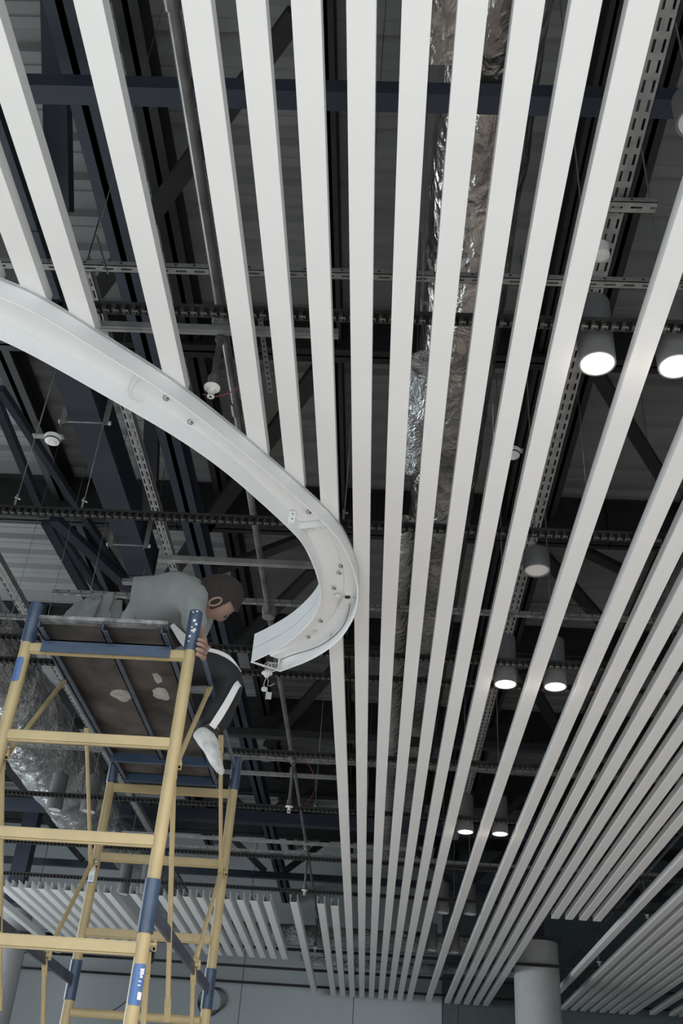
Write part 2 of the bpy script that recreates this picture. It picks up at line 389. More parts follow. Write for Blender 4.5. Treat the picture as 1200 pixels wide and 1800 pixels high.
ob('wire_tangle', tangle, MT['wirew'], root)
# lamp holder dangling from the open end
dr = empty('dangling_lamp_holder', (-0.75, 6.0, 4.35), 'small white lamp holder and tag dangling on wires below the open trough end', 'lamp holder')
ob('mounting_disc', lambda bm: lathe(bm, [(0.034, 0.0), (0.036, -0.006), (0.02, -0.010), (0.014, -0.03), (0.0, -0.03)], (-0.752, 6.0, 4.372), 24), MT['plastic'], dr)
ob('wire', lambda bm: (tube(bm, catmull([(-0.72, 5.985, 4.42), (-0.745, 6, 4.385), (-0.752, 6, 4.34), (-0.765, 6, 4.30), (-0.757, 6, 4.26), (-0.728, 6, 4.235)], 24), 0.0022, 6), tube(bm, catmull([(-0.75, 6, 4.34), (-0.735, 6, 4.31), (-0.745, 6, 4.28), (-0.715, 6, 4.285), (-0.70, 6, 4.30)], 20), 0.002, 6)), MT['wirew'], dr)
ob('socket', lambda bm: lathe(bm, [(0.019, 0.008), (0.02, 0), (0.019, -0.01), (0.006, -0.012)], (-0.757, 6.0, 4.258), 18), MT['plastic'], dr)
ob('paper_tag', lambda bm: box(bm, (-0.745, 5.998, 4.19), (-0.708, 6.0, 4.238)), MT['paper'], dr)

# ------------------------------------------------------------ roof steel
def beam(name, fn, m, lab, cat='steel beam', group=None):
    o = ob(name, fn, m); tag(o, lab, cat, group); return o
def xb(y0, y1, z0, z1, x0=-9, x1=9): return lambda bm: box(bm, (x0, y0, z0), (x1, y1, z1))
def ibeamx(y, z0, z1, fw=0.14):   # I section running along X
    def f(bm):
        box(bm, (-9, y, z0), (9, y + fw, z0 + 0.012)); box(bm, (-9, y, z1 - 0.012), (9, y + fw, z1)); box(bm, (-9, y + fw / 2 - 0.01, z0), (9, y + fw / 2 + 0.01, z1))
        for k in range(-8, 9, 2): box(bm, (k, y + 0.01, z0), (k + 0.012, y + fw - 0.01, z1))
    return f
cg = 'deep black cross beams under the roof'
for y, z0, lab in [(5.65, 6.86, 'deep black cross beam under the roof, nearest, behind the first toothed rail'),
    (7.90, 6.72, 'deep black cross beam under the roof, behind the second toothed rail'),
    (10.5, 6.85, 'deep black cross beam under the roof, seen beyond the head of the worker'),
    (12.9, 6.7, 'deep black cross beam under the roof, above the lowest lit downlights'),
    (15.4, 6.7, 'deep black cross beam under the roof, farthest but one'),
    (17.6, 6.7, 'deep black cross beam under the roof, farthest, near the back wall')]:
    beam('roof_cross_beam', ibeamx(y, z0, 7.19), MT['black'], lab, group=cg)
beam('truss_chord', xb(2.80, 2.90, 5.8, 5.89, -2.3, 9), MT['navy'], 'dark navy square beam crossing the whole picture near the top', group='navy cross beams')
beam('truss_chord', xb(13.9, 14.05, 5.8, 5.95), MT['navy'], 'dark navy square beam crossing low, behind the hanging downlights at left', group='navy cross beams')
def yb(x0, x1, z0, z1, y0=0.2, y1=19.3):
    def f(bm):
        box(bm, (x0, y0, z0), (x1, y1, z0 + 0.014)); box(bm, (x0, y0, z1 - 0.014), (x1, y1, z1)); box(bm, (x0 + (x1 - x0) * .38, y0, z0), (x0 + (x1 - x0) * .62, y1, z1))
    return f
pg = 'black purlins running away under the roof'
for s0, s1, lab in [(-.60, -.5695, 'black roof purlin farthest left, beside the slim braces'),
    (-.308, -.281, 'black roof purlin seen left of the sprinkler pipe'),
    (-.097, -.0809, 'thin black roof purlin seen between slats at top centre'),
    (.195, .2089, 'thin black roof purlin left of the slotted cable tray at right'),
    (.259, .2824, 'black roof purlin just right of the slotted cable tray at right'),
    (.50, .525, 'black roof purlin far right, above the dense slats')]:
    beam('roof_purlin', yb(s0 * 5.35, s1 * 5.35, 6.95, 7.19), MT['black'], lab, group=pg)
def hollow(x0, x1, z0, z1, y0, y1):
    def f(bm):
        box(bm, (x0, y0, z0), (x1, y1, z1))
        for y in (y0 + (y1 - y0) * .38,): box(bm, (x0 - 0.006, y, z0 - 0.006), (x1 + 0.006, y + 0.008, z1 + 0.002))
        box(bm, (x0 - 0.008, y1 - 0.012, z0 - 0.008), (x1 + 0.008, y1, z1 + 0.008))
    return f
beam('roof_girder', hollow(-2.27, -2.05, 6.0, 6.28, 1.5, 7.68), MT['navy'], 'thick dark navy girder below the curved trough, its end plate above the worker')
beam('roof_girder', yb(-1.673, -1.521, 6.0, 6.18), MT['navy'], 'slimmer navy girder running away above the trough, left of the sprinkler pipe')
# web members of the girders
beam('girder_web', lambda bm: bar(bm, (-2.0, 2.98, 7.19), (-2.0, 3.92, 6.26), 0.14, 0.1), MT['navy'], 'navy upright web member at top left, beside the slim girder')
beam('girder_web', lambda bm: (bar(bm, (-2.0, 6.29, 7.19), (-2.0, 6.98, 6.215), 0.12, 0.09)), MT['navy'], 'navy web member right of the thick girder, below the trough')
BR = [((-0.613, 2.985, 6.75), (-2.15, 5.069, 6.75), .11, 'black diagonal brace slanting down left through the top left gaps'),
 ((-0.591, 5.755, 6.75), (-2.208, 8.922, 6.75), .13, 'black diagonal brace crossing under the middle of the trough'),
 ((-0.669, 8.001, 6.75), (-1.822, 8.864, 6.75), .11, 'dark brace crossing behind the sprinkler pipe above the worker'),
 ((-0.721, 8.677, 6.75), (-1.821, 10.699, 6.75), .12, 'dark diagonal brace framed by the hook of the trough'),
 ((-0.501, 10.699, 6.75), (-1.573, 13.506, 6.75), .13, 'navy diagonal brace below the open trough end'),
 ((1.44, 5.647, 6.75), (2.286, 7.016, 6.75), .10, 'black diagonal brace behind the upper lit downlight'),
 ((1.647, 8.008, 6.75), (2.327, 8.514, 6.75), .10, 'short dark brace at right, below the second rail'),
 ((1.378, 8.129, 6.75), (2.25, 9.51, 6.75), .12, 'dark diagonal brace right of the short unlit downlight'),
 ((1.588, 10.758, 6.75), (2.361, 12.734, 6.75), .13, 'dark diagonal brace behind the middle lit pair of downlights')]
for a, b, wd, lab in BR:
    beam('roof_brace', lambda bm: bar(bm, a, b, wd, 0.06), MT['black'], lab, group='diagonal braces under the roof')
BL = [((-2.915, 5.3, 6.3), (-2.974, 7.223, 6.3), .06, 'slim navy brace at the left edge, leftmost of two converging ones'),
 ((-2.859, 5.577, 6.3), (-2.429, 8.501, 6.3), .055, 'slim navy brace at left passing beneath the smoke detector'),
 ((-2.974, 7.338, 6.3), (-2.902, 8.714, 6.3), .09, 'dark navy brace above the left scaffold post, left arm of a V'),
 ((-2.943, 7.371, 6.32), (-2.742, 8.813, 6.32), .07, 'dark navy brace above the left scaffold post, right arm of a V'),
 ((-2.832, 7.123, 6.2), (-2.36, 8.372, 6.2), .10, 'broad navy brace running to the girder end above the worker')]
for a, b, wd, lab in BL:
    beam('roof_brace', lambda bm: bar(bm, a, b, wd, 0.06), MT['navy'], lab, group='diagonal braces under the roof')
# far truss webs between the low navy chord and the roof
def webs(bm, y, xs):
    for a, b in xs: bar(bm, (a, y, 5.95), (b, y, 6.95), 0.09, 0.09)
for y, lab in ((13.97, 'zigzag dark truss web standing on the low navy beam'), (17.0, 'zigzag dark truss web near the back wall')):
    beam('truss_web', lambda bm: webs(bm, y, [(-6 + i * 1.5 + (0 if i % 2 else 1.2), -6 + i * 1.5 + (1.2 if i % 2 else 0)) for i in range(8)]), MT['black'], lab)
beam('truss_chord', xb(17.0, 17.1, 5.85, 5.95), MT['navy'], 'dark navy square beam farthest back, near the wall', group='navy cross beams')
beam('truss_chord', xb(10.6, 10.7, 5.75, 5.83), MT['black'], 'black square beam crossing behind the shoe of the worker', group='navy cross beams')

# ------------------------------------------------------------ slotted galvanised channels and trays
def slot_x(bm, x0, x1, y, wd, z, slen=0.05, pitch=0.085, sh=0.012, depth=0.03):
    t = 0.003
    m = y + wd / 2
    box(bm, (x0, y, z), (x1, m - sh / 2, z + t)); box(bm, (x0, m + sh / 2, z), (x1, y + wd, z + t))
    x = x0
    while x < x1:
        box(bm, (x, m - sh / 2, z), (min(x1, x + pitch - slen), m + sh / 2, z + t)); x += pitch
    box(bm, (x0, y, z), (x1, y + t, z + depth)); box(bm, (x0, y + wd - t, z), (x1, y + wd, z + depth))
    x = x0 + 0.03
    while x < x1 - 0.03:
        box(bm, (x, y - 0.001, z + depth * .45), (x + 0.012, y, z + depth * .45 + 0.01), 1); x += pitch
def channel(y, z, x0, x1, lab, wd=0.042, **k):
    tag(ob('slotted_channel', lambda bm: slot_x(bm, x0, x1, y, wd, z, **k), [MT['galv'], MT['dark']]), lab, 'support channel', 'slotted galvanised channels running across')
channel(3.25, 5.1, -3.2, 2.6, 'slotted galvanised channel crossing above the slats in the upper third')
channel(6.40, 5.1, -2.42, 3.2, 'slotted galvanised channel crossing at the height of the head of the worker')
channel(6.82, 5.1, -4.2, -1.9, 'slotted galvanised channel at the left edge beside the blue scaffold post top')
channel(9.55, 5.1, -4.2, 3.2, 'slotted galvanised channel crossing above the lowest lit downlights')
channel(12.8, 5.1, -4.6, 3.6, 'dim slotted channel crossing near the far ends of the central duct')
def plaintube(y, z, x0, x1, lab, w_=0.035):
    def f(bm):
        box(bm, (x0, y, z), (x1, y + w_, z + 0.012)); box(bm, (x0, y, z + 0.012), (x1, y + 0.004, z + 0.035)); box(bm, (x0, y + w_ - 0.004, z + 0.012), (x1, y + w_, z + 0.035))
        box(bm, (x0, y + w_ * .4, z - 0.004), (x1, y + w_ * .6, z))
    tag(ob('strut_bar', f, MT['galv']), lab, 'strut bar', 'plain galvanised strut bars')
plaintube(3.44, 4.9, -1.6, -0.28, 'plain galvanised strut bar behind the first sprinkler drop')
plaintube(5.53, 4.9, -1.47, -0.42, 'plain galvanised strut bar crossing above the back of the worker')
plaintube(10.0, 5.1, -2.1, -0.4, 'plain galvanised strut bar crossing below the second sprinkler junction')
plaintube(12.0, 5.0, -3.0, 0.4, 'plain galvanised strut bar far back above the sprinkler drop')
plaintube(7.52, 5.85, -2.27, -1.9, 'short strut bar hung under the end plate of the thick girder', 0.06)
def slot_y(bm, xc, wd, z, y0, y1, rows=2, slen=0.055, pitch=0.085, sh=0.011):
    t = 0.003; x0 = xc - wd / 2
    cs = [x0 + wd * (i + .5) / rows for i in range(rows)]
    edges = [x0] + [v for c in cs for v in (c - sh / 2, c + sh / 2)] + [x0 + wd]
    for i in range(0, len(edges), 2): box(bm, (edges[i], y0, z), (edges[i + 1], y1, z + t))
    y = y0
    while y < y1:
        for c in cs: box(bm, (c - sh / 2, y, z), (c + sh / 2, min(y1, y + pitch - slen), z + t))
        y += pitch
    for x in (x0, x0 + wd - t): box(bm, (x, y0, z), (x + t, y1, z + 0.05))
    box(bm, (xc - 0.004, y0, z - 0.002), (xc + 0.004, y1, z))
def tray(xc, wd, z, y0, y1, lab, rows=2):
    tag(ob('cable_tray', lambda bm: slot_y(bm, xc, wd, z, y0, y1, rows), MT['galv']), lab, 'cable tray', 'slotted cable trays running away')
tray(0.935, 0.078, 5.3, 0.4, 12.5, 'slotted metal cable tray running away beside the lit downlights')
tray(-1.64, 0.066, 5.5, 3.6, 9.5, 'slotted cable tray emerging below the trough beside the thick girder')
tray(-2.87, 0.085, 5.3, 4.5, 16.0, 'slotted cable tray at the left edge passing behind the scaffold platform', 3)
def trayb(bm):
    slot_x(bm, 0.86, 1.09, 2.93, 0.06, 5.25)
tag(ob('tray_bracket', trayb, [MT['galv'], MT['dark']]), 'short slotted bracket under the cable tray at the top right', 'bracket')
tag(ob('tray_bracket', lambda bm: slot_x(bm, 0.88, 1.06, 6.02, 0.06, 5.28), [MT['galv'], MT['dark']]), 'short slotted bracket under the cable tray left of the short unlit downlight', 'bracket')
def strap(bm, a, b, wd, n):
    a, b = Vector(a), Vector(b); bar(bm, a, b, wd, 0.004)
    s, u = frame_of(b - a)
    for i in range(n):
        p = a.lerp(b, (i + .5) / n)
        for sg in (-1, 1): tube(bm, [p + u * sg * 0.0022, p + u * sg * 0.003], wd * 0.24, 8, mi=1)
tag(ob('perforated_strap', lambda bm: strap(bm, (-1.328, 2.989, 5.0), (-1.229, 2.96, 4.75), 0.026, 7), [MT['galv'], MT['dark']], None), 'short perforated strap hanging at upper left between two slats', 'bracket')
tag(ob('hanger_rod', lambda bm: tube(bm, [(-1.33, 2.99, 4.99), (-1.33, 2.99, DZ + 0.01)], 0.002, 6), MT['pipe']), 'thin rod from which the short perforated strap hangs at upper left', 'hanger')
tag(ob('perforated_strap', lambda bm: strap(bm, (-0.663, 3.508, 5.05), (-0.573, 3.54, 4.62), 0.024, 14), [MT['galv'], MT['dark']]), 'long perforated strap hanging right of the first sprinkler drop', 'bracket')
# clamps around the thick girder
for y, lab in ((5.5, 'clamp of two struts and a rod round the thick girder near the smoke detector'), (7.1, 'clamp of two struts and a rod round the thick girder near its end')):
    c = empty('girder_clamp', (-2.15, y, 5.95), lab, 'clamp', None)
    for x in (-2.3, -2.0): ob('strut', lambda bm: (box(bm, (x - 0.02, y - 0.02, 5.93), (x - 0.016, y + 0.02, 6.34)), box(bm, (x - 0.016, y - 0.02, 5.93), (x + 0.02, y - 0.016, 6.34))), MT['galv'], c)
    ob('threaded_rod', lambda bm: tube(bm, [(-2.33, y, 5.96), (-1.97, y, 5.96)], 0.006, 8), MT['galv'], c)
    for x in (-2.325, -1.975): ob('nut', lambda bm: tube(bm, [(x - 0.008, y, 5.96), (x + 0.008, y, 5.96)], 0.016, 6), MT['plastic'], c)

# ------------------------------------------------------------ sprinkler pipe and pendants
PX = -0.83
def sp(bm):
    tube(bm, [(PX, 0.2, 4.98), (PX, 3.6, 4.98)], 0.024, 16)
    tube(bm, [(PX, 3.6, 4.98), (PX, 9.3, 5.02)], 0.021, 16)
    tube(bm, [(PX, 9.3, 5.02), (PX, 18.8, 5.05)], 0.017, 12)
    for y, z in ((1.9, 4.98), (3.47, 4.98), (4.1, 4.985), (6.4, 5.0), (9.33, 5.02), (12.3, 5.035), (15.4, 5.045)):
        tube(bm, [(PX, y - 0.05, z), (PX, y - 0.045, z), (PX, y + 0.045, z), (PX, y + 0.05, z)], [0.022, 0.031, 0.031, 0.022], 16)
pipe = ob('sprinkler_pipe', sp, MT['pipe']); tag(pipe, 'long grey steel sprinkler pipe running away from the top left', 'pipe')
def pendant(x, y, top, lab, bot=4.56, rw=True):
    r = empty('sprinkler_pendant', (x, y, bot), lab, 'sprinkler', 'sprinkler pendants')
    ob('drop_pipe', lambda bm: (tube(bm, [(x, y, bot + 0.07), (x, y, top - 0.03)], 0.015, 12), tube(bm, [(x, y, top - 0.09), (x, y, top - 0.03)], 0.026, 12)), MT['pipe'], r)
    ob('collar', lambda bm: lathe(bm, [(0.018, 0), (0.026, 0.002), (0.026, 0.05), (0.018, 0.052)], (x, y, bot + 0.045), 16), MT['pipe'], r)
    ob('escutcheon', lambda bm: lathe(bm, [(0.012, -0.004), (0.036, -0.002), (0.038, 0.004), (0.024, 0.012), (0.012, 0.016)], (x, y, bot + 0.03), 24), MT['plastic'], r)
    def head(bm):
        lathe(bm, [(0.006, 0.03), (0.008, 0.0)], (x, y, bot), 10)
        for s in (-1, 1): tube(bm, [(x + s * 0.005, y, bot + 0.028), (x + s * 0.014, y, bot + 0.01), (x + s * 0.010, y, bot - 0.012), (x, y, bot - 0.018)], 0.0028, 6)
        for k in range(10):
            t = k * math.pi / 5; bar(bm, (x, y, bot - 0.02), (x + 0.017 * math.cos(t), y + 0.017 * math.sin(t), bot - 0.02), 0.006, 0.002)
    ob('sprinkler_head', head, MT['plastic'], r)
    if top > 4.99 and rw: pass
pendant(PX, 3.49, 4.97, 'white sprinkler pendant nearest, hanging above the curved trough')
pendant(PX, 9.38, 5.0, 'sprinkler pendant with a grey junction above, right of the shoe of the worker')
pendant(PX, 12.45, 5.02, 'small sprinkler pendant above the near ends of the far slats')
pendant(PX, 15.7, 5.03, 'tiny sprinkler pendant seen between the far slats at bottom centre')
pendant(3.17, 12.55, 5.0, 'sprinkler pendant at lower right between slat banks, nearer of two')
pendant(3.17, 15.45, 5.0, 'sprinkler pendant at lower right beside the column, farther of two')
tag(ob('sprinkler_pipe', lambda bm: (tube(bm, [(3.17, 5, 5.0), (3.17, 18.5, 5.0)], 0.018, 12)), MT['pipe']), 'dim sprinkler pipe at right seen between slat banks', 'pipe')
for y, z, lab in ((3.47, 4.99, 'grooved pipe saddle above the nearest sprinkler drop'), (6.35, 5.0, 'round pipe coupling behind the open trough end'), (9.33, 5.07, 'grey round pipe cap above the second sprinkler drop'), (12.3, 5.09, 'small round pipe cap above the third sprinkler drop')):
    tag(ob('pipe_coupling', lambda bm: lathe(bm, [(0.03, -0.05), (0.045, -0.045), (0.045, -0.012), (0.052, -0.01), (0.052, 0.03), (0.04, 0.035)], (PX, y, z), 20), MT['lamp']), lab, 'pipe fitting')
def redw(pts, lab):
    tag(ob('red_wire', lambda bm: tube(bm, catmull(pts, 40), 0.0028, 6), MT['wirer']), lab, 'wire')
redw([(-0.83, 9.3, 5.1), (-0.68, 9.35, 5.0), (-0.6, 9.4, 4.83), (-0.66, 9.42, 4.66), (-0.8, 9.42, 4.58), (-0.92, 9.4, 4.62)], 'thin dark red wire looping beside the second sprinkler drop')
redw([(-0.87, 3.5, 4.56), (-0.80, 3.52, 4.57), (-0.72, 3.5, 4.6), (-0.66, 3.47, 4.66)], 'thin red wire beside the nearest sprinkler head')

# ------------------------------------------------------------ downlights
def downlight(x, y, lit, lab, zb=4.5, h=0.345, r=0.0755, group=None, rod=None):
    rod = DZ + 0.02 - zb - h
    e = empty('downlight', (x, y, zb), lab, 'downlight', group)
    ob('housing', lambda bm: lathe(bm, [(r * .86, 0.012), (r * .90, 0.0), (r, 0.001), (r, h - 0.008), (r * .95, h), (0.0, h)], (x, y, zb), 40), MT['lamp'], e)
    ob('lens', lambda bm: lathe(bm, [(0.0, 0.006), (r * .87, 0.006), (r * .87, 0.012), (0.0, 0.012)], (x, y, zb), 40), MT['lens_on'] if lit else MT['lens_off'], e)
    ob('suspension_cable', lambda bm: (tube(bm, [(x, y, zb + h), (x, y, zb + h + rod)], 0.004, 6), lathe(bm, [(0.016, 0), (0.016, 0.03), (0.006, 0.04)], (x, y, zb + h), 12)), MT['lamp'], e)
    if lit:
        d = bpy.data.lights.new('lamp_light', 'SPOT'); d.energy = 130; d.color = (1.0, 0.74, 0.60); d.spot_size = math.radians(110); d.spot_blend = 0.6; d.shadow_soft_size = 0.06
        lo = bpy.data.objects.new('lamp_light', d); lo.location = (0, 0, -0.02); lo.parent = e; COL.objects.link(lo)
        d2 = bpy.data.lights.new('lens_glow', 'POINT'); d2.energy = 0.35; d2.color = (1.0, 0.85, 0.74); d2.shadow_soft_size = 0.05
        l2 = bpy.data.objects.new('lens_glow', d2); l2.location = (0, 0, -0.07); l2.parent = e; COL.objects.link(l2)
lg = 'lit cylinder downlights'; ug = 'unlit cylinder downlights at lower right'
downlight(0.815, 3.145, 1, 'lit grey cylinder downlight, largest, in the gap right of the slats', group=lg)
downlight(1.135, 3.145, 1, 'lit grey cylinder downlight cut by the right frame edge', group=lg)
downlight(0.803, 6.275, 1, 'lit grey cylinder downlight of the middle pair, left one', group=lg)
downlight(1.131, 6.275, 1, 'lit grey cylinder downlight of the middle pair, right one', group=lg)
downlight(0.812, 9.54, 1, 'lit grey cylinder downlight of the lowest lit pair, left one', group=lg)
downlight(1.131, 9.54, 1, 'lit grey cylinder downlight of the lowest lit pair, right one', group=lg)
downlight(0.812, 12.74, 0, 'unlit grey downlight below the lit pairs, left one of the nearer unlit pair', group=ug)
downlight(1.131, 12.72, 0, 'unlit grey downlight below the lit pairs, right one of the nearer unlit pair', group=ug)
downlight(0.803, 14.93, 0, 'unlit grey downlight near the wall, left one of the farther unlit pair', group=ug)
downlight(1.112, 14.98, 0, 'unlit grey downlight near the wall, right one of the farther unlit pair', group=ug)
lg2 = 'unlit downlights hanging by the big left duct'
downlight(-3.085, 9.59, 0, 'unlit grey downlight before the big silver duct, left one of the nearer pair', group=lg2)
downlight(-2.755, 9.58, 0, 'unlit grey downlight before the big silver duct, right one of the nearer pair', group=lg2)
downlight(-3.055, 12.79, 0, 'unlit grey downlight behind the scaffold, left one of the farther pair', group=lg2)
downlight(-2.766, 12.72, 0, 'unlit grey downlight behind the scaffold, right one of the farther pair', group=lg2)
downlight(0.836, 5.0, 0, 'short unlit white downlight between the upper and middle lit pairs', zb=4.62, h=0.13, r=0.075)
downlight(1.07, 2.36, 0, 'short unlit downlight cut by the frame at the top right', zb=5.0, h=0.15, r=0.075)
def boxl(bm):
    lathe(bm, [(0.02, -0.04), (0.04, -0.03), (0.042, 0.03), (0.02, 0.04)], (0.877, 3.14, 5.17), 20)
tag(ob('junction_box', boxl, MT['plastic']), 'small round white junction box on the cable tray above the upper lit downlight', 'junction box')

# ------------------------------------------------------------ ducts
def duct(name, pts, r, m, lab, n=48, wob=0.02, seg=0.09, band=0.9):
    P = catmull(pts, max(8, int(sum((Vector(a) - Vector(b)).length for a, b in zip(pts, pts[1:])) / seg)))
    def f(bm):
        rings = tube(bm, P, r, n, True)
        for i, R in enumerate(rings):
            c = P[i]
            for v in R:
                d = (v.co - c)
                k = 1 + wob * 2.2 * noise.noise(v.co * 3.1) + wob * noise.noise(v.co * 9.0)
                if band and (i * seg) % band < seg: k -= 0.035
                v.co = c + d * k
    o = ob(name, f, m); tag(o, lab, 'duct'); return o
duct('foil_duct', [(0.381, y, 6.16) for y in (0.2, 3, 6, 9, 12, 16.0)], 0.247, MT['foil'], 'long foil-wrapped duct running away above the slats at centre right', wob=0.035)
duct('foil_duct', [(0.10, 6.1, 5.62), (0.10, 8, 5.62), (0.12, 11, 5.62), (0.12, 14, 5.62)], 0.085, MT['foil'], 'thinner foil duct running close along the left of the central duct', wob=0.06)
duct('foil_duct', [(0.17, 4.3, 5.52), (0.12, 4.7, 5.50), (0.12, 5.2, 5.50)], 0.11, MT['foil2'], 'short pale foil branch on the left of the central duct', wob=0.05, band=0)
duct('foil_duct', [(-3.78, y, 5.62) for y in (5.5, 7, 9, 11, 13.3)], 0.41, MT['foil2'], 'big silver foil duct at the left edge behind the scaffold', n=64, wob=0.03)
duct('foil_duct', [(-3.66, 13.42, 5.46), (-3.5, 13.9, 5.45), (-3.25, 15.0, 5.35), (-3.2, 16.9, 5.2)], 0.26, MT['foil2'], 'narrower foil duct continuing the big one above the far left slats', wob=0.05)
duct('foil_duct', [(-2.6, 17.2, 5.05), (-1, 17.2, 5.05), (0.5, 17.2, 5.05), (2.3, 17.2, 5.05)], 0.15, MT['foil2'], 'foil duct running across near the back wall', wob=0.05)
duct('foil_duct', [(-1.2, 18.2, 4.86), (0.5, 18.2, 4.86), (2.5, 18.2, 4.86)], 0.07, MT['foil2'], 'thin foil pipe running across low in front of the back wall', wob=0.06, band=0.5)
for x, y, z0, lab in ((0.38, 4.0, 6.42, 'thin duct hanger over the long central foil duct'), (0.12, 4.8, 5.63, 'thin duct hanger over the short pale foil branch'), (0.6, 18.2, 4.94, 'thin duct hanger over the lowest far foil pipe'), (-2.1, 7.55, 5.87, 'thin rod holding the strut bar under the thick girder')):
    tag(ob('duct_hanger', lambda bm: tube(bm, [(x, y, z0 - 0.02), (x, y, DZ + 0.01)], 0.003, 6), MT['pipe']), lab, 'hanger')
tag(ob('foil_duct', lambda bm: bar(bm, (0.125, 0.6, 5.05), (0.125, 2.15, 5.05), 0.12, 0.1), MT['foil']), 'square-ended foil duct piece at the top centre, left of the long duct', 'duct')

# ------------------------------------------------------------ detectors, hangers, wires
def detector(x, y, z, lab):
    e = empty('smoke_detector', (x, y, z), lab, 'smoke detector', 'smoke detectors')
    ob('body', lambda bm: lathe(bm, [(0.0, 0), (0.022, 0), (0.026, 0.008), (0.042, 0.012), (0.048, 0.03), (0.05, 0.045), (0.0, 0.045)], (x, y, z), 28), MT['plastic'], e)
    ob('vent_ring', lambda bm: lathe(bm, [(0.0435, 0.0), (0.0465, 0.004), (0.0465, 0.007), (0.043, 0.010)], (x, y, z + 0.014), 28), MT['dark'], e)
    ob('hanger', lambda bm: tube(bm, [(x - 0.1, y, z + 0.05), (x - 0.1, y, DZ + 0.02)], 0.003, 6), MT['pipe'], e)
    ob('base_plate', lambda bm: box(bm, (x - 0.12, y - 0.02, z + 0.045), (x + 0.06, y + 0.02, z + 0.052)), MT['galv'], e)
detector(-1.967, 4.62, 5.1, 'round white smoke detector at left below the curved trough')
detector(0.66, 4.58, 5.1, 'round pale smoke detector half hidden between slats at centre right')
def rod(x, y, z0, z1, lab, clip=True):
    e = empty('hanger_rod', (x, y, z0), lab, 'hanger', 'thin hanger rods')
    ob('rod', lambda bm: tube(bm, [(x, y, z0), (x, y, z1)], 0.0022, 6), MT['pipe'], e)
    if clip: ob('spring_clip', lambda bm: (bar(bm, (x - 0.013, y, z0 + 0.06), (x + 0.018, y, z0 + 0.05), 0.014, 0.003), bar(bm, (x - 0.005, y, z0), (x - 0.005, y, z0 + 0.08), 0.010, 0.003)), MT['galv'], e)
for x, y, z1, lab in [(-1.67, 4.55, 7.2, 'thin hanger rod with a bright clip rising from the second rail at left'),
    (-2.04, 4.55, 7.2, 'thin hanger rod at the far left rising from the second rail'),
    (1.05, 4.55, 7.2, 'hanger rod with a clip on the second rail at right'),
    (-0.25, 4.55, 7.2, 'hanger rod with a clip just right of the trough tip'),
    (-0.146, 3.0, 7.2, 'hanger rod with a clip on the nearest rail at centre'),
    (0.09, 2.99, 7.2, 'hanger rod on the nearest rail right of centre'),
    (-2.55, 6.12, 7.2, 'long hanger rod left of the blue scaffold post top'),
    (-2.3, 6.12, 7.2, 'long hanger rod rising just right of the blue scaffold post top'),
    (-2.05, 6.12, 7.2, 'long hanger rod rising behind the dark jacket'),
    (-0.13, 11.07, 7.2, 'far hanger rod between the central slats'),
    (-0.6, 9.52, 7.2, 'far hanger rod right of the second sprinkler drop'),
    (1.9, 6.12, 7.2, 'hanger rod right of the middle lit pair')]:
    rod(x, y, H + SH + 0.04, z1, lab)
tag(ob('wire', lambda bm: tube(bm, catmull([(1.0, 6.3, 5.15), (1.15, 6.33, 5.17), (1.35, 6.35, 5.16), (1.5, 6.4, 5.13)], 20), 0.006, 6), MT['cable']), 'black cable sagging along the channel above the middle lit pair', 'cable')
def coil(bm):
    for q in range(5):
        tube(bm, [(-2.78 + (0.2 + .012 * q) * math.cos(t) + 0.015 * q, 19.36 - 0.006 * q, 4.30 + (0.225 - 0.01 * q) * math.sin(t) + 0.012 * q) for t in [2 * math.pi * k / 40 for k in range(41)]], 0.005, 6)
tag(ob('cable_coil', coil, MT['cable']), 'coil of black cable hanging on the pale back wall behind the scaffold', 'cable')
tag(ob('wire', lambda bm: (tube(bm, catmull([(-3.9, 19.37, 5.2), (-3.95, 19.37, 4.9), (-4.0, 19.39, 4.6), (-4.2, 19.39, 4.25), (-4.6, 19.39, 3.95)], 30), 0.006, 6), tube(bm, [(-3.9, 19.37, 5.25), (-3.9, 19.37, 4.85)], 0.018, 8)), MT['cable']), 'thin dark cable hanging in a curve before the pale wall, seen through the scaffold', 'cable')

# ------------------------------------------------------------ columns
for x, lab in ((2.42, 'round grey plastered column at the lower right'), (-5.55, 'round grey column cut by the left frame edge at the bottom')):
    c = empty('column', (x, 16.3, 0), lab, 'column', 'round columns')
    ob('shaft', lambda bm: lathe(bm, [(0.33, 0), (0.33, 4.95)], (x, 16.3, 0), 48), MT['column'], c, False)
    ob('capital', lambda bm: (box(bm, (x - 0.34, 15.96, 4.95), (x + 0.34, 16.64, 5.0)), box(bm, (x - 0.12, 16.18, 5.0), (x + 0.12, 16.42, DZ - 0.02))), MT['navy'], c)

# ------------------------------------------------------------ scaffold tower
XL, XR, YF, YB = -1.415, -0.765, 3.62, 5.25
sc = empty('scaffold_tower', (-1.09, 4.435, 0), 'cream yellow tubular scaffold tower with blue sleeves at the lower left', 'scaffold')
RZ = [3.325, 2.965, 2.605, 2.25, 1.70, 1.34, 0.98, 0.62]
for x in (XL, XR):
    for y in (YF, YB):
        p = ob('post', lambda bm: (tube(bm, [(x, y, 0.12), (x, y, 3.345)], 0.0235, 20)), MT['yellow'], sc)
        ob('top_sleeve', lambda bm: tube(bm, [(x, y, 3.345), (x, y, 3.352), (x, y, 3.518), (x, y, 3.522)], [0.0235, 0.0275, 0.0275, 0.024], 20), MT['blue'], p)
        ob('coupling_sleeve', lambda bm: tube(bm, [(x, y, 2.30), (x, y, 2.475)], 0.0275, 20), MT['blue'], p)
        ob('foot_wheel', lambda bm: tube(bm, [(x - 0.02, y, 0.06), (x + 0.02, y, 0.06)], 0.06, 24), MT['black'], p)
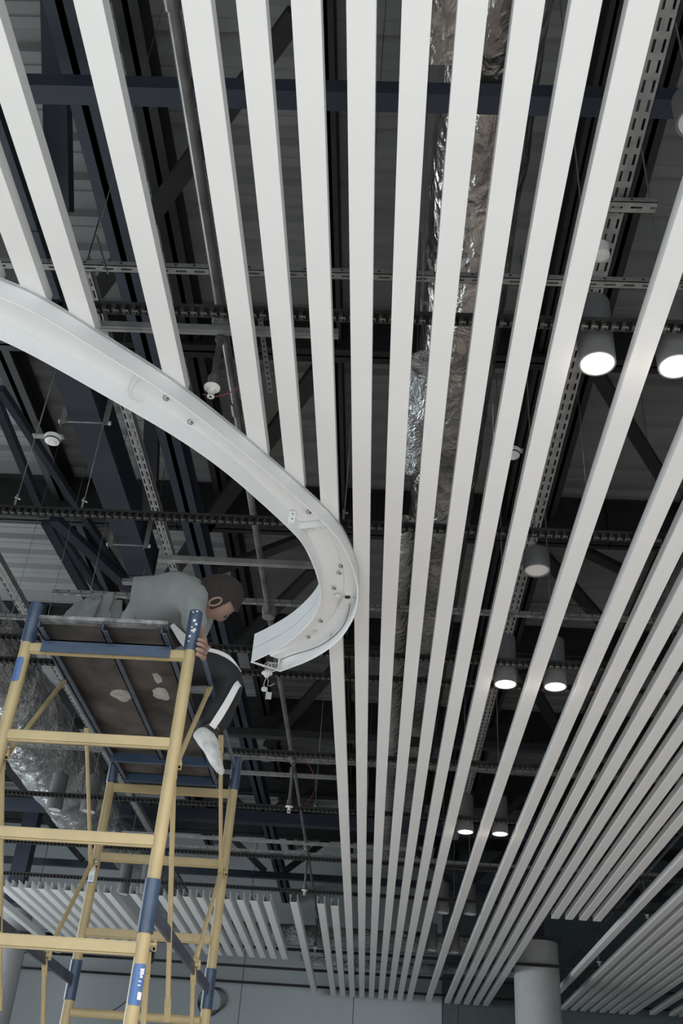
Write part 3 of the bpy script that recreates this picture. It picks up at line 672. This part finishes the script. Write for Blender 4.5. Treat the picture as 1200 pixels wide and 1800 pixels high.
for y in (YF, YB):
    for i, z in enumerate(RZ):
        if i in (3,) and y == YB or (i % 4 == 3 and False):
            ob('rung', lambda bm: tube(bm, [(XL + 0.02, y, z), (XR - 0.02, y, z)], 0.019, 16), MT['yellow'], sc)
        else:
            def rg(bm):
                box(bm, (XL + 0.018, y - 0.013, z - 0.022), (XR - 0.018, y + 0.013, z + 0.022))
                bmesh.ops.bevel(bm, geom=[e for e in bm.edges if abs((e.verts[0].co - e.verts[1].co).x) > .3], offset=0.006, segments=2, affect='EDGES')
            ob('rung', rg, MT['yellow'], sc)
def flat_brace(a, b, r=0.0095, name='brace'):
    a, b = Vector(a), Vector(b); d = (b - a).normalized()
    def f(bm):
        tube(bm, [a + d * 0.07, b - d * 0.07], r, 12)
        bar(bm, a, a + d * 0.09, 0.024, 0.006); bar(bm, b - d * 0.09, b, 0.024, 0.006)
    return ob(name, f, MT['yellow'], sc)
for x, s in ((XL, -1), (XR, -1)):
    flat_brace((x, 3.66, 2.87), (x, 4.16, 3.44), 0.010)
    flat_brace((x, 3.64, 2.93), (x, 4.28, 2.12))
    flat_brace((x, 4.62, 3.40), (x, 5.17, 2.90))
    flat_brace((x, 5.19, 2.93), (x, 4.72, 2.38), 0.010)
    flat_brace((x, 4.72, 2.40), (x, 5.0, 2.02))
    flat_brace((x, 3.72, 2.26), (x, 4.3, 1.2), 0.010)
    ob('horizontal_strut', lambda bm: bar(bm, (x, 3.65, 2.385), (x, 5.22, 2.385), 0.012, 0.045), MT['steelblue'], sc)
    ob('guard_bar', lambda bm: bar(bm, (x, 3.63, 3.455), (x, 5.24, 3.455), 0.008, 0.035), MT['blue'], sc)
    for y, z, q in ((3.65, 2.9, 1), (5.2, 2.915, -1), (4.72, 2.40, 1), (3.70, 2.28, 1)):
        kn = ob('wing_nut', lambda bm: (tube(bm, [(x - 0.02, y, z), (x + 0.03, y, z)], 0.008, 10), bar(bm, (x + 0.024, y, z - 0.018), (x + 0.024, y, z + 0.018), 0.008, 0.012), box(bm, (x + 0.018, y - 0.006, z - 0.02), (x + 0.03, y + 0.006, z - 0.008))), MT['yellow'], sc)
# stickers on the posts
def patch(bm, x, y, r, t0, t1, z0, z1, n=10, mi=0):
    vs = [[bm.verts.new((x + r * math.sin(t0 + (t1 - t0) * i / n), y - r * math.cos(t0 + (t1 - t0) * i / n), z)) for i in range(n + 1)] for z in (z0, z1)]
    for i in range(n):
        f = bm.faces.new((vs[0][i], vs[0][i + 1], vs[1][i + 1], vs[1][i])); f.material_index = mi
def st1(bm):
    patch(bm, XR, YF, 0.0243, -0.7, 1.3, 2.085, 2.195, mi=0); patch(bm, XR, YF, 0.0243, -0.55, 1.2, 2.078, 2.202, mi=0)
    patch(bm, XR, YF, 0.0247, 0.55, 1.2, 2.095, 2.118, mi=1)
    for a, b, c, d in ((.35, .8, 2.148, 2.151), (.35, .8, 2.136, 2.139), (.5, .9, 2.160, 2.166), (.45, .55, 2.168, 2.188), (.6, .75, 2.166, 2.184), (.8, 1.0, 2.170, 2.190), (.4, .9, 2.184, 2.187)):
        patch(bm, XR, YF, 0.0247, a, b, c, d, 4, 1)
ob('sticker', st1, [MT['sticker'], MT['paper']], sc)
ob('sticker', lambda bm: (patch(bm, XL, YF, 0.0243, -1.0, 0.5, 3.18, 3.27), patch(bm, XL, YF, 0.0243, -0.85, 0.35, 3.174, 3.276)), MT['sticker'], sc)
def st3(bm):
    patch(bm, XL, YB, 0.0243, -.9, .6, 2.83, 2.945, mi=2); patch(bm, XL, YB, 0.0246, -.8, .5, 2.835, 2.94, mi=0)
    for q in range(12):
        t = q * math.pi / 6; patch(bm, XL, YB, 0.0249, -.15 + .33 * math.cos(t), -.15 + .33 * math.cos(t) + .14, 2.90 + .012 * math.sin(t), 2.902 + .012 * math.sin(t), 1, 1)
    for z in (2.845, 2.853, 2.861): patch(bm, XL, YB, 0.0249, -.6, .3, z, z + 0.0025, 4, 2)
ob('sticker', st3, [MT['paper'], MT['orange'], MT['sticker']], sc)
def chips(bm):
    for t, z, s in ((0.1, 3.47, .010), (.45, 3.455, .008), (-.1, 3.44, .005), (.0, 3.425, .007), (.35, 3.43, .009), (.25, 3.42, .006), (-.2, 3.40, .008), (-.25, 3.378, .005), (.3, 3.512, .006), (-.3, 3.507, .005)):
        patch(bm, XR, YF, 0.0279, t - s * 20, t + s * 20, z - s * .6, z + s * .5, 3)
ob('paint_chips', chips, MT['chip'], sc)

# platform (lifted out as one piece, resting on the top rungs)
PZ = 3.35
pl = empty('scaffold_platform', (-1.09, 4.4, PZ), 'dirty plywood work platform with blue steel frame on top of the scaffold', 'platform')
X0, X1 = -1.345, -0.845
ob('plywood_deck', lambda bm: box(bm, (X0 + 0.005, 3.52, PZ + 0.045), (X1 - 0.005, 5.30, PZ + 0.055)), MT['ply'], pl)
for x in (X0, (X0 + X1) / 2, X1 - 0.02):
    def stg(bm, x=x):
        box(bm, (x, 3.50, PZ + 0.005), (x + 0.005, 5.30, PZ + 0.045)); box(bm, (x, 3.50, PZ + 0.005), (x + 0.024, 5.30, PZ + 0.010))
    ob('stringer', stg, MT['steelblue'], pl)
ob('end_lip', lambda bm: (box(bm, (X0, 3.49, PZ + 0.043), (X1 + 0.004, 3.50, PZ + 0.058)), box(bm, (X0, 3.50, PZ + 0.04), (X1, 3.53, PZ + 0.045))), MT['lipsteel'], pl)
ob('hook_plate', lambda bm: (box(bm, (X0 - 0.004, 3.598, 3.306), (X1 + 0.006, 3.604, 3.358)), box(bm, (X0, 3.598, 3.352), (X1, 3.64, 3.358))), MT['blue'], pl)
ob('cross_bar', lambda bm: box(bm, (X0, 4.88, PZ - 0.012), (X1, 4.90, PZ + 0.03)), MT['blue'], pl)
ob('rear_bar', lambda bm: box(bm, (X0, 5.20, PZ), (X1, 5.23, PZ + 0.04)), MT['blue'], pl)
def blob(bm, cx, cy, rx, ry, sd):
    vs = []
    for k in range(28):
        t = 2 * math.pi * k / 28; q = 1 + 0.4 * noise.noise(Vector((math.cos(t) * 1.6 + sd, math.sin(t) * 1.6, sd)))
        vs.append(bm.verts.new((cx + rx * q * math.cos(t), cy + ry * q * math.sin(t), PZ + 0.0435)))
    lo = [bm.verts.new((v.co.x, v.co.y, PZ + 0.045)) for v in vs]
    bm.faces.new(vs[::-1])
    for k in range(28): bm.faces.new((vs[k], vs[(k + 1) % 28], lo[(k + 1) % 28], lo[k]))
for q in ((-1.16, 4.20, .045, .06, 1.3), (-0.975, 4.16, .04, .06, 4.1), (-0.965, 3.99, .018, .05, 7.7), (-0.88, 4.20, .012, .02, 2.2)):
    ob('plaster_stain', lambda bm: blob(bm, *q), MT['plaster'], pl)

# ------------------------------------------------------------ the worker
def skinned(name, verts, edges, radii, m, parent=None, sub=2, root=0, disp=None):
    me = bpy.data.meshes.new(name); me.from_pydata([tuple(v) for v in verts], edges, []); me.update()
    o = bpy.data.objects.new(name, me); COL.objects.link(o)
    md = o.modifiers.new('skin', 'SKIN'); sv = me.skin_vertices[0].data
    for i, r in enumerate(radii):
        sv[i].radius = (r, r) if not isinstance(r, tuple) else r
        sv[i].use_root = (i == root)
    md.use_smooth_shade = True
    s = o.modifiers.new('sub', 'SUBSURF'); s.levels = sub; s.render_levels = sub
    dg = bpy.context.evaluated_depsgraph_get()
    nm = bpy.data.meshes.new_from_object(o.evaluated_get(dg)); nm.name = name
    o.modifiers.clear(); o.data = nm
    nm.materials.clear(); nm.materials.append(m)
    if disp:
        for v in nm.vertices:
            q = noise.noise(Vector(v.co) * disp[1]) * disp[0]; v.co = Vector(v.co) + Vector(v.normal) * q
    for p in nm.polygons: p.use_smooth = True
    if parent is not None:
        o.parent = parent; o.matrix_parent_inverse = Matrix.Translation(parent.location).inverted()
    return o
person = empty('person', (-1.05, 4.3, 3.41), 'worker in grey sweatshirt and black striped track trousers bending over the scaffold top', 'person')
pel = (-1.12, 4.32, 3.60); spine = (-1.10, 4.22, 3.72); chest = (-0.98, 4.10, 3.815); neckb = (-0.855, 4.02, 3.84); neck = (-0.81, 3.99, 3.825)
shL = (-0.865, 3.93, 3.78); elL = (-0.80, 3.80, 3.56); wrL = (-0.745, 3.70, 3.435)
shR = (-0.86, 4.18, 3.80); elR = (-0.93, 4.24, 3.62); wrR = (-0.945, 4.07, 3.50)
hpL = (-0.99, 4.27, 3.60); knL = (-0.72, 4.42, 3.625); anL = (-0.775, 4.34, 3.275)
hpR = (-1.20, 4.45, 3.56); knR = (-1.02, 4.75, 3.66); anR = (-1.00, 4.78, 3.46)
headc = Vector((-0.765, 3.99, 3.795))
# continuous body: torso, neck, head, arms, legs
V = [pel, spine, chest, neckb, neck, tuple(headc), shL, elL, wrL, shR, elR, wrR, hpL, knL, anL, hpR, knR, anR]
E_ = [(0, 1), (1, 2), (2, 3), (3, 4), (4, 5), (2, 6), (6, 7), (7, 8), (2, 9), (9, 10), (10, 11), (0, 12), (12, 13), (13, 14), (0, 15), (15, 16), (16, 17)]
Rr = [.085, .06, .08, .06, .048, .075, .05, .038, .026, .05, .038, .026, .08, .055, .035, .08, .055, .035]
# left hand joints join the body mesh: palm and five fingers curling round the post
palm = (-0.728, 3.672, 3.405)
V.append(palm); E_.append((8, 18)); Rr.append(.024)
fing = [[(-0.712, 3.650, 3.39), (-0.716, 3.608, 3.388), (-0.738, 3.588, 3.386)],
        [(-0.712, 3.654, 3.372), (-0.715, 3.606, 3.368), (-0.739, 3.584, 3.366)],
        [(-0.713, 3.658, 3.354), (-0.717, 3.612, 3.349), (-0.740, 3.590, 3.346)],
        [(-0.716, 3.664, 3.338), (-0.720, 3.624, 3.332), (-0.738, 3.602, 3.330)]]
body = skinned('body', V, E_, Rr, MT['skin'], person)
# shape the head: skull, jaw, nose, ears on the forward-facing side
fwd = Vector((0.36, 0.70, -0.60)).normalized(); upv = Vector((0.72, -0.25, 0.40)); upv = (upv - fwd * upv.dot(fwd)).normalized(); sid = fwd.cross(upv)
def head_fn(bm):
    bmesh.ops.create_uvsphere(bm, u_segments=32, v_segments=24, radius=1)
    for v in bm.verts:
        p = v.co.copy(); x, y, z = p
        ax = 0.078; ay = 0.096; az = 0.112
        q = Vector((x * ax * (1 - 0.22 * max(0, -z)), y * ay * (1 - 0.12 * max(0, -z)), z * az))
        if y > 0.3 and z < 0.1: q.y += 0.006
        if y > 0.8 and abs(x) < 0.22 and -0.35 < z < 0.15: q.y += 0.020 * (1 - abs(x) / 0.22) * (0.5 - z)      # nose
        if y > 0.7 and abs(abs(x) - 0.38) < 0.16 and abs(z - 0.06) < 0.13: q.y -= 0.007                            # eye sockets
        if y > 0.7 and abs(x) < 0.35 and abs(z + 0.52) < 0.05: q.y -= 0.004                                        # mouth line
        v.co = headc + sid * q.x + fwd * q.y + upv * q.z
    for s in (-1, 1):
        c = headc + sid * s * 0.078 - fwd * 0.008
        for k in range(1):
            pts = [c + upv * 0.03 * math.cos(t) + fwd * 0.016 * math.sin(t) + sid * s * 0.006 for t in [q * math.pi / 6 for q in range(13)]]
            tube(bm, pts, 0.005, 8)
ob('head', head_fn, MT['skin'], person, True)
def hair_fn(bm):
    bmesh.ops.create_uvsphere(bm, u_segments=32, v_segments=24, radius=1)
    kill = []
    for v in bm.verts:
        x, y, z = v.co
        keep = z > 0.42 or (y < 0.25 and z > -0.35)
        if not keep: kill.append(v); continue
        k = 1.09 + 0.05 * noise.noise(v.co * 6)
        v.co = headc + sid * x * 0.078 * k + fwd * y * 0.098 * k + upv * z * 0.114 * k
    bmesh.ops.delete(bm, geom=kill, context='VERTS')
ob('hair', hair_fn, MT['hair'], person, True)
def eyes(bm):
    for s in (-1, 1):
        m_ = Matrix.Translation(headc + sid * s * 0.031 + fwd * 0.086 + upv * 0.008)
        bmesh.ops.create_uvsphere(bm, u_segments=10, v_segments=8, radius=0.009, matrix=m_)
ob('eyes', eyes, MT['dark'], person, True)
HV = [palm, (-0.722, 3.662, 3.375)]; HE = [(0, 1)]; HR = [.023, .022]
for f in fing:
    b0 = len(HV)
    for j, p in enumerate(f):
        HV.append(p); HR.append([.0105, .0095, .008][j]); HE.append((1 if j == 0 else b0 + j - 1, b0 + j))
b0 = len(HV)
for j, p in enumerate([(-0.748, 3.666, 3.398), (-0.775, 3.650, 3.385), (-0.79, 3.628, 3.378)]):
    HV.append(p); HR.append([.011, .010, .0085][j]); HE.append((0 if j == 0 else b0 + j - 1, b0 + j))
skinned('hand', HV, HE, HR, MT['skin'], person)
RH = [(-0.945, 4.07, 3.50), (-0.945, 4.01, 3.455)]; RE = [(0, 1)]; RRr = [.024, .024]
for dx in (-0.027, -0.009, 0.009, 0.027):
    b0 = len(RH)
    for j, (dy, z) in enumerate(((-0.035, 3.44), (-0.062, 3.43), (-0.083, 3.422))):
        RH.append((-0.945 + dx * (1 + .15 * j), 4.01 + dy, z)); RRr.append([.0105, .0095, .008][j]); RE.append((1 if j == 0 else b0 + j - 1, b0 + j))
b0 = len(RH)
for j, p in enumerate([(-0.975, 4.03, 3.445), (-0.995, 4.005, 3.432), (-1.008, 3.985, 3.425)]):
    RH.append(p); RRr.append([.011, .010, .0085][j]); RE.append((0 if j == 0 else b0 + j - 1, b0 + j))
skinned('hand', RH, RE, RRr, MT['skin'], person)
# sweatshirt: torso and both sleeves
SV = [(-1.16, 4.29, 3.80), (-1.09, 4.22, 3.83), chest, (-0.885, 4.04, 3.83), (-0.845, 4.01, 3.83), shL, (-0.835, 3.87, 3.67), elL, (-0.765, 3.735, 3.475), shR, (-0.89, 4.22, 3.70), elR, (-0.94, 4.11, 3.53), (-1.19, 4.32, 3.76)]
SE = [(13, 0), (0, 1), (1, 2), (2, 3), (3, 4), (2, 5), (5, 6), (6, 7), (7, 8), (2, 9), (9, 10), (10, 11), (11, 12)]
SR = [.125, .135, .145, .11, .06, .08, .062, .055, .036, .075, .062, .055, .036, .115]
skinned('sweatshirt', SV, SE, SR, MT['sweat'], person, disp=(0.012, 11))
# trousers
TV = [(-1.04, 4.18, 3.645), (-1.11, 4.17, 3.715), hpL, (-0.86, 4.345, 3.62), knL, (-0.745, 4.39, 3.46), (-0.778, 4.345, 3.31), hpR, (-1.10, 4.62, 3.62), knR, (-1.01, 4.77, 3.55), anR]
TE = [(0, 1), (0, 2), (2, 3), (3, 4), (4, 5), (5, 6), (0, 7), (7, 8), (8, 9), (9, 10), (10, 11)]
TR = [.135, .112, .120, .108, .096, .090, .068, .105, .09, .08, .07, .055]
tr = skinned('trousers', TV, TE, TR, MT['trouser'], person, disp=(0.010, 10))
# white side stripe following the outside of the left leg
def stripe(pts, wds, nrm):
    def f(bm):
        P = catmull(pts, 30); R = []
        for i, p in enumerate(P):
            d = (P[min(i + 1, 29)] - P[max(i - 1, 0)]).normalized(); s = d.cross(Vector(nrm)).normalized()
            t = i / 29 * (len(wds) - 1); a = int(min(t, len(wds) - 2)); wv = wds[a] + (wds[a + 1] - wds[a]) * (t - a)
            n_ = Vector(nrm).normalized() * 0.003
            R.append([bm.verts.new(p + s * wv / 2), bm.verts.new(p - s * wv / 2), bm.verts.new(p - s * wv / 2 - n_), bm.verts.new(p + s * wv / 2 - n_)])
        for a, b in zip(R, R[1:]):
            for k in range(4): bm.faces.new((a[k], a[(k + 1) % 4], b[(k + 1) % 4], b[k]))
        bm.faces.new(R[0]); bm.faces.new(R[-1][::-1])
    return f
ob('side_stripe', stripe([(-0.965, 4.085, 3.70), (-0.92, 4.13, 3.66), (-0.86, 4.23, 3.64), (-0.80, 4.28, 3.66), (-0.73, 4.33, 3.655), (-0.675, 4.37, 3.61)], [.02, .045, .05, .05, .045, .02], (0.1, -1, -0.25)), MT['stripe'], tr)
ob('side_stripe', stripe([(-0.665, 4.34, 3.545), (-0.672, 4.31, 3.52), (-0.695, 4.29, 3.44), (-0.725, 4.28, 3.36), (-0.752, 4.275, 3.30)], [.03, .03, .032, .034, .032], (0.5, -1, -0.1)), MT['stripe'], tr)
# shoes
def shoe(bm, heel, toe, up, wd):
    heel, toe, up = Vector(heel), Vector(toe), Vector(up); d = (toe - heel); L = d.length; d.normalize(); up = (up - d * up.dot(d)).normalized(); s = d.cross(up)
    rings = []
    for i, (t, wv, hh, b) in enumerate([(0, .55, .060, 0), (.04, .8, .075, 0), (.2, .9, .085, 0), (.38, .85, .078, .004), (.55, .95, .058, .004), (.75, 1.0, .046, 0), (.92, .8, .034, .002), (1.0, .4, .02, .006)]):
        c = heel + d * L * t
        rings.append([bm.verts.new(c + s * math.cos(a) * wd * wv / 2 + up * (b + hh * (math.sin(a) * .5 + .5))) for a in [2 * math.pi * k / 16 for k in range(16)]])
    for a, b in zip(rings, rings[1:]):
        for k in range(16): f = bm.faces.new((a[k], a[(k + 1) % 16], b[(k + 1) % 16], b[k])); f.smooth = True
    bm.faces.new(rings[0][::-1]); bm.faces.new(rings[-1])
s1 = ob('shoe', lambda bm: shoe(bm, (-0.835, 4.33, 3.265), (-0.70, 4.27, 3.085), (0.75, -0.2, 0.55), 0.125), MT['shoe'], person)
ob('ankle_collar', lambda bm: tube(bm, [(-0.79, 4.335, 3.235), (-0.785, 4.34, 3.27), (-0.78, 4.342, 3.315)], [0.044, .047, .05], 16), MT['sole'], s1)
ob('shoe', lambda bm: shoe(bm, (-1.03, 4.82, 3.41), (-0.93, 4.6, 3.41), (0, 0, 1), 0.09), MT['sole'], person)

# jacket heaped on the platform left of the worker
def jk(bm):
    bmesh.ops.create_icosphere(bm, subdivisions=5, radius=1)
    for v in bm.verts:
        p = v.co.copy(); n_ = 1 + 0.30 * noise.noise(p * 1.7 + Vector((3, 1, 2))) + 0.12 * noise.noise(p * 4.3)
        q = Vector((p.x * 0.105 * n_ * (1.15 - 0.45 * p.z), p.y * 0.10 * n_, p.z * 0.20 * n_))
        fold = 0.014 * math.sin(9 * math.atan2(p.y, p.x) + 3 * p.z)
        q.x += fold; q.z = max(q.z, -0.135)
        q.x += 0.08 * max(0, p.z)
        v.co = q * 0.9 + Vector((-1.265, 3.82, 3.53))
tag(ob('jacket', jk, MT['jacket'], None, True), 'dark grey jacket in heavy folds at the left of the worker on the platform', 'jacket')
